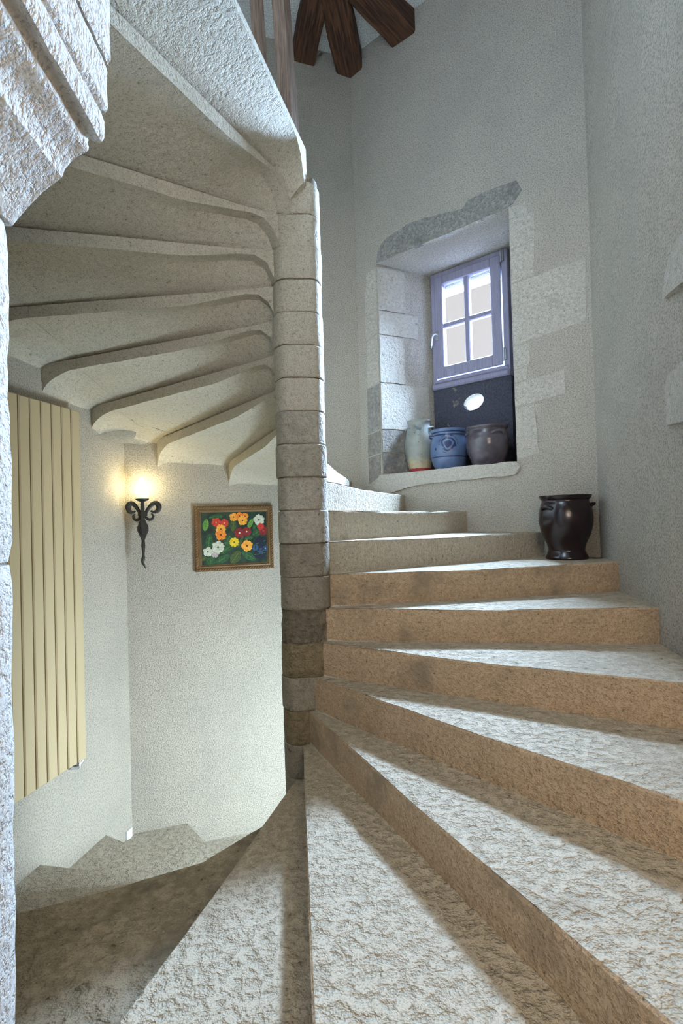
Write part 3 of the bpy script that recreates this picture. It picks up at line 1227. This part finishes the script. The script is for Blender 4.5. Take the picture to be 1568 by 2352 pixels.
# ------------------------------------------------------------------ painting
pa = empty('flower_painting', mat=wall_frame(1) @ Matrix.Translation((-.150, -.002, .760)) @ Matrix.Rotation(math.radians(0.0), 4, 'Y'))
tag(pa, 'small oil painting of bright flowers in a gilt rope frame', 'painting')
PW, PH, FWD = .625, .520, .052
mb = MB()
mb.box((-PW / 2 + .02, -.016, .02), (PW / 2 - .02, -.001, PH - .02))
M['canvas'] = (lambda k: k.done(k.mix(k.val(k.noise(13, 4, 0.6), .38, .66), lin(.006, .020, .014), lin(.020, .055, .030)), .45, spec=.4))(NT('dark_green_paint'))
mb.build('canvas', M['canvas'], pa)
# frame members
for nm, (ax, ay, bx, by) in {'b': (-PW / 2, 0, PW / 2, 0), 't': (-PW / 2, PH, PW / 2, PH), 'l': (-PW / 2, 0, -PW / 2, PH), 'r': (PW / 2, 0, PW / 2, PH)}.items():
    hor = nm in 'bt'
    mb = MB()
    sgn = 1 if nm in 'bl' else -1
    # profile across the member: (distance inwards, y)
    prof = [(0, -.001), (0, -.020), (.004, -.026), (.024, -.026), (.028, -.022), (.038, -.024), (FWD - .004, -.017), (FWD, -.016), (FWD, -.001)]
    vs = []
    for end in (0, 1):
        for d, y in prof:
            if hor:
                x = (ax + d) if end == 0 else (bx - d)
                vs.append((x, y, ay + sgn * d))
            else:
                z = (ay + d) if end == 0 else (by - d)
                vs.append((ax + sgn * d, y, z))
    k_ = len(prof)
    mb.add(vs, [(i, i + 1, k_ + i + 1, k_ + i) for i in range(k_ - 1)])
    fr_o = mb.build('frame_moulding', M['frame'], pa)
    # twisted rope running along the outer edge
    rp = MB()
    L = PW if hor else PH
    nb = int(L / .0205)
    for i in range(nb):
        c = (i + .5) * L / nb
        q = Vector((ax + c, -.026, ay + sgn * .014)) if hor else Vector((ax + sgn * .014, -.026, ay + c))
        dirv = Vector((.8, 0, .6)) if hor else Vector((.6, 0, .8))
        nrm = Vector((-dirv.z, 0, dirv.x))
        l, w, h_ = .0145, .0058, .010
        pts = [q + dirv * l, q - dirv * l, q + nrm * w, q - nrm * w, q + Vector((0, -h_, 0)), q + Vector((0, .002, 0))]
        rp.add(pts, [(0, 2, 4), (2, 1, 4), (1, 3, 4), (3, 0, 4), (2, 0, 5), (1, 2, 5), (3, 1, 5), (0, 3, 5)])
    rp.build('rope_twist', M['frame_lt'], fr_o)
    # beaded inner lip
    bd = MB()
    nb = int((L - 2 * FWD) / .0085)
    for i in range(nb):
        c = FWD + (i + .5) * (L - 2 * FWD) / nb
        q = Vector((ax + c, -.019, ay + sgn * (FWD - .004))) if hor else Vector((ax + sgn * (FWD - .004), -.019, ay + c))
        s = .0030
        bd.add([q + Vector(v) * s for v in ((1, 0, 0), (-1, 0, 0), (0, 0, 1), (0, 0, -1), (0, -1, 0))], [(0, 2, 4), (2, 1, 4), (1, 3, 4), (3, 0, 4)])
    bd.build('bead_row', M['frame_lt'], fr_o)


def paint(name, a, b):
    k = NT(name)
    c = k.mix(k.val(k.noise(70, 3, 0.6), .36, .66), a, b)
    k.bump([(k.noise(120, 3, 0.6), .4, .003)])
    return k.done(c, .45, spec=.4)


PC = {'red': paint('red_paint', lin(.62, .055, .03), lin(.42, .022, .018)), 'orange': paint('orange_paint', lin(.85, .30, .03), lin(.72, .15, .018)),
      'yorange': paint('yellow_orange_paint', lin(.85, .45, .06), lin(.80, .26, .025)), 'white': paint('white_paint', lin(.66, .66, .55), lin(.44, .46, .36)),
      'wine': paint('wine_paint', lin(.28, .022, .025), lin(.15, .010, .012)), 'yellow': paint('yellow_paint', lin(.78, .58, .02), lin(.62, .40, .015)),
      'blue': paint('blue_paint', lin(.035, .10, .19), lin(.012, .025, .06)), 'dblue': paint('dark_blue_paint', lin(.010, .018, .045), lin(.006, .010, .022)),
      'mauve': paint('mauve_paint', lin(.48, .43, .40), lin(.36, .30, .30)), 'leaf': paint('leaf_paint', lin(.030, .115, .038), lin(.012, .052, .020)),
      'lleaf': paint('light_leaf_paint', lin(.15, .33, .05), lin(.055, .17, .035)), 'oleaf': paint('olive_leaf_paint', lin(.075, .105, .025), lin(.035, .06, .02)),
      'eye': paint('dark_centre_paint', lin(.10, .05, .012), lin(.05, .02, .008))}
IW, IH = PW - 2 * FWD + .006, PH - 2 * FWD + .006


def cv(x, y):
    """crop pixel in the picture -> canvas coordinates"""
    return (-IW / 2 + (x - 222) / 1085 * IW, PH / 2 + IH / 2 - (y - 260) / 872 * IH)


SC = IW / 1085
layer = [0]


def clampx(x, z):
    return max(-IW / 2 + .001, min(IW / 2 - .001, x)), max(PH / 2 - IH / 2 + .001, min(PH / 2 + IH / 2 - .001, z))


def leaf(x, y, a, b_, ang, col):
    cx, cz = cv(x, y)
    layer[0] += 1
    y_ = -.0162 - .00004 * layer[0]
    mb = MB()
    pts = []
    ca, sa = math.cos(math.radians(ang)), math.sin(math.radians(ang))
    n = 22
    for i in range(n):
        t = 2 * math.pi * i / n
        u, w = math.cos(t) * a * SC, math.sin(t) * abs(math.sin(t)) ** .35 * b_ * SC
        q = clampx(cx + u * ca - w * sa, cz + u * sa + w * ca)
        pts.append((q[0], y_, q[1]))
    mb.add(pts, [tuple(range(n))])
    vein = []
    for s in (1, -1):
        for e in (-.8, .8):
            w = s * .03 * b_ * SC
            q = clampx(cx + e * a * SC * ca - w * sa, cz + e * a * SC * sa + w * ca)
            vein.append((q[0], y_ - .00002, q[1]))
    mb.add(vein, [(0, 1, 3, 2)], 1)
    mb.build('painted_leaf', [PC[col], PC['lleaf'] if col != 'lleaf' else PC['leaf']], pa)


def flower(x, y, r, col, n=5, eye='eye', rot=0):
    cx, cz = cv(x, y)
    layer[0] += 1
    y_ = -.0162 - .00004 * layer[0]
    mb = MB()
    rs = r * SC
    for k_ in range(n):
        a = rot + 2 * math.pi * k_ / n
        pts = [clampx(cx, cz)]
        for t in range(9):
            f = -1 + 2 * t / 8
            aa = a + f * math.pi / n * .98
            rad_ = rs * (.80 + .22 * math.cos(f * 1.4) - (.10 if abs(f) < .1 else 0) + .06 * math.sin(k_ * 5.1 + t))
            pts.append(clampx(cx + rad_ * math.cos(aa), cz + rad_ * math.sin(aa)))
        mb.add([(p[0], y_ - .00001 * k_, p[1]) for p in pts], [tuple(range(len(pts)))])
    mb.add([(q[0], y_ - .0003, q[1]) for q in [clampx(cx + rs * .16 * math.cos(t), cz + rs * .16 * math.sin(t)) for t in [2 * math.pi * i / 10 for i in range(10)]]], [tuple(range(10))], 1)
    mb.build('painted_flower', [PC[col], PC[eye]], pa)


for a in ((300, 470, 100, 50, 80, 'lleaf'), (1030, 470, 90, 38, 62, 'lleaf'), (745, 490, 110, 48, 86, 'oleaf'), (350, 740, 120, 60, 84, 'leaf'), (650, 730, 90, 60, 60, 'leaf'),
          (620, 880, 150, 55, 30, 'leaf'), (560, 1040, 130, 60, 28, 'leaf'), (370, 1060, 90, 75, 80, 'leaf'), (770, 1020, 120, 80, 55, 'oleaf'), (990, 1010, 140, 62, -32, 'leaf'),
          (1000, 710, 75, 38, 10, 'leaf'), (1140, 620, 95, 60, 25, 'leaf'), (255, 1020, 50, 38, 20, 'oleaf'), (1100, 520, 50, 32, 60, 'leaf'), (860, 760, 110, 24, 65, 'oleaf'),
          (1190, 790, 120, 90, 20, 'dblue'), (1180, 980, 120, 80, 10, 'dblue'), (470, 340, 120, 40, 5, 'leaf')):
    leaf(*a)
for a in ((470, 430, 78, 'red', 6, 'yorange', .2), (600, 448, 72, 'red', 6, 'yorange', .7), (755, 350, 72, 'yorange', 5, 'eye', .1), (850, 335, 66, 'orange', 5, 'eye', .5), (945, 338, 56, 'orange', 5, 'eye', .9),
          (900, 412, 82, 'yorange', 5, 'eye', .3), (1175, 408, 95, 'white', 5, 'oleaf', .5), (540, 545, 82, 'yorange', 5, 'eye', .9), (540, 640, 92, 'orange', 5, 'eye', .3), (845, 618, 90, 'wine', 5, 'white', .3),
          (965, 600, 80, 'wine', 5, 'white', .9), (1245, 590, 85, 'wine', 5, 'red', .2), (1200, 520, 60, 'red', 5, 'wine', .6), (755, 770, 82, 'yellow', 9, 'oleaf', 0), (965, 838, 98, 'yorange', 5, 'eye', .6), (440, 950, 64, 'mauve', 5, 'white', .2),
          (490, 842, 105, 'white', 6, 'oleaf', .4), (325, 912, 80, 'white', 5, 'oleaf', .1), (1100, 870, 58, 'blue', 5, 'dblue', .4), (1190, 930, 52, 'blue', 5, 'dblue', .8), (1272, 890, 48, 'blue', 5, 'white', .1), (1200, 760, 50, 'dblue', 5, 'blue', .3)):
    flower(*a)

# ------------------------------------------------------------------ roof beams and upper posts
hub = Vector((.262, .95, 5.20))


def roof_beam(end, w, hgt, label, over=.10):
    end = Vector(end)
    d = (hub - end).normalized()
    side = Vector((0, 0, 1)).cross(d).normalized()
    upv = d.cross(side)
    o = empty('roof_beam', mat=Matrix(((d.x, side.x, upv.x, end.x), (d.y, side.y, upv.y, end.y), (d.z, side.z, upv.z, end.z), (0, 0, 0, 1))))
    tag(o, label, 'beam', 'ceiling beams')
    mb = MB()
    L = (hub - end).length + .05
    vs = []
    n = 14
    for i in range(n + 1):
        x = -over + (L + over) * i / n
        for y, z in ((-.5, .014), (-.44, 0), (.44, 0), (.5, .014), (.5, hgt), (-.5, hgt)):
            vs.append((x, y * w + .007 * nz((x, y, w), 4, 3), z + .006 * nz((x, y, w), 5, 8)))
    fs = []
    for i in range(n):
        for j in range(6):
            fs.append((i * 6 + j, i * 6 + (j + 1) % 6, (i + 1) * 6 + (j + 1) % 6, (i + 1) * 6 + j))
    fs += [tuple(range(6)), tuple(range(n * 6, n * 6 + 6))]
    mb.add(vs, fs)
    mb.build('beam_timber', M['beam'], o)
    return o


def wpt(i, x, z):
    v = wall_frame(i) @ Vector((x, 0, z))
    return (v.x, v.y, v.z)


roof_beam(wpt(1, .54, 5.085), .20, .20, 'dark brown oak ceiling beam, leftmost of the three')
roof_beam((VERT[1][0], VERT[1][1], 5.055), .235, .22, 'widest dark oak ceiling beam, running into the wall corner')
roof_beam(wpt(0, -.40, 5.045), .235, .20, 'dark oak ceiling beam above the window wall, rightmost of the three')


def post(loc, w, hgt, lean, rot, label):
    o = empty('wooden_post', loc=loc)
    tag(o, label, 'post', 'posts on the upper stair')
    mb = MB()
    rm = Matrix.Rotation(rot, 4, 'Z')
    vs = []
    for i in range(9):
        z = hgt * i / 8
        for x, y in ((-.5, -.5), (.5, -.5), (.5, .5), (-.5, .5)):
            q = rm @ Vector((x * w, y * w, 0))
            vs.append((q.x - lean * z + .002 * nz((x, y, z), 5), q.y, z))
    fs = [(i * 4 + j, i * 4 + (j + 1) % 4, i * 4 + 4 + (j + 1) % 4, i * 4 + 4 + j) for i in range(8) for j in range(4)] + [(0, 1, 2, 3), (32, 33, 34, 35)]
    mb.add(vs, fs)
    mb.build('post_timber', M['post'], o)
    return o


post((-.005, 0.0, 3.04), .072, 1.55, .045, math.radians(-30), 'brown wooden post on the upper stair beside the landing slab edge')
post((-.135, -.02, 3.04), .050, 1.45, .045, math.radians(-40), 'thinner wooden post on the upper stair, left of the other')
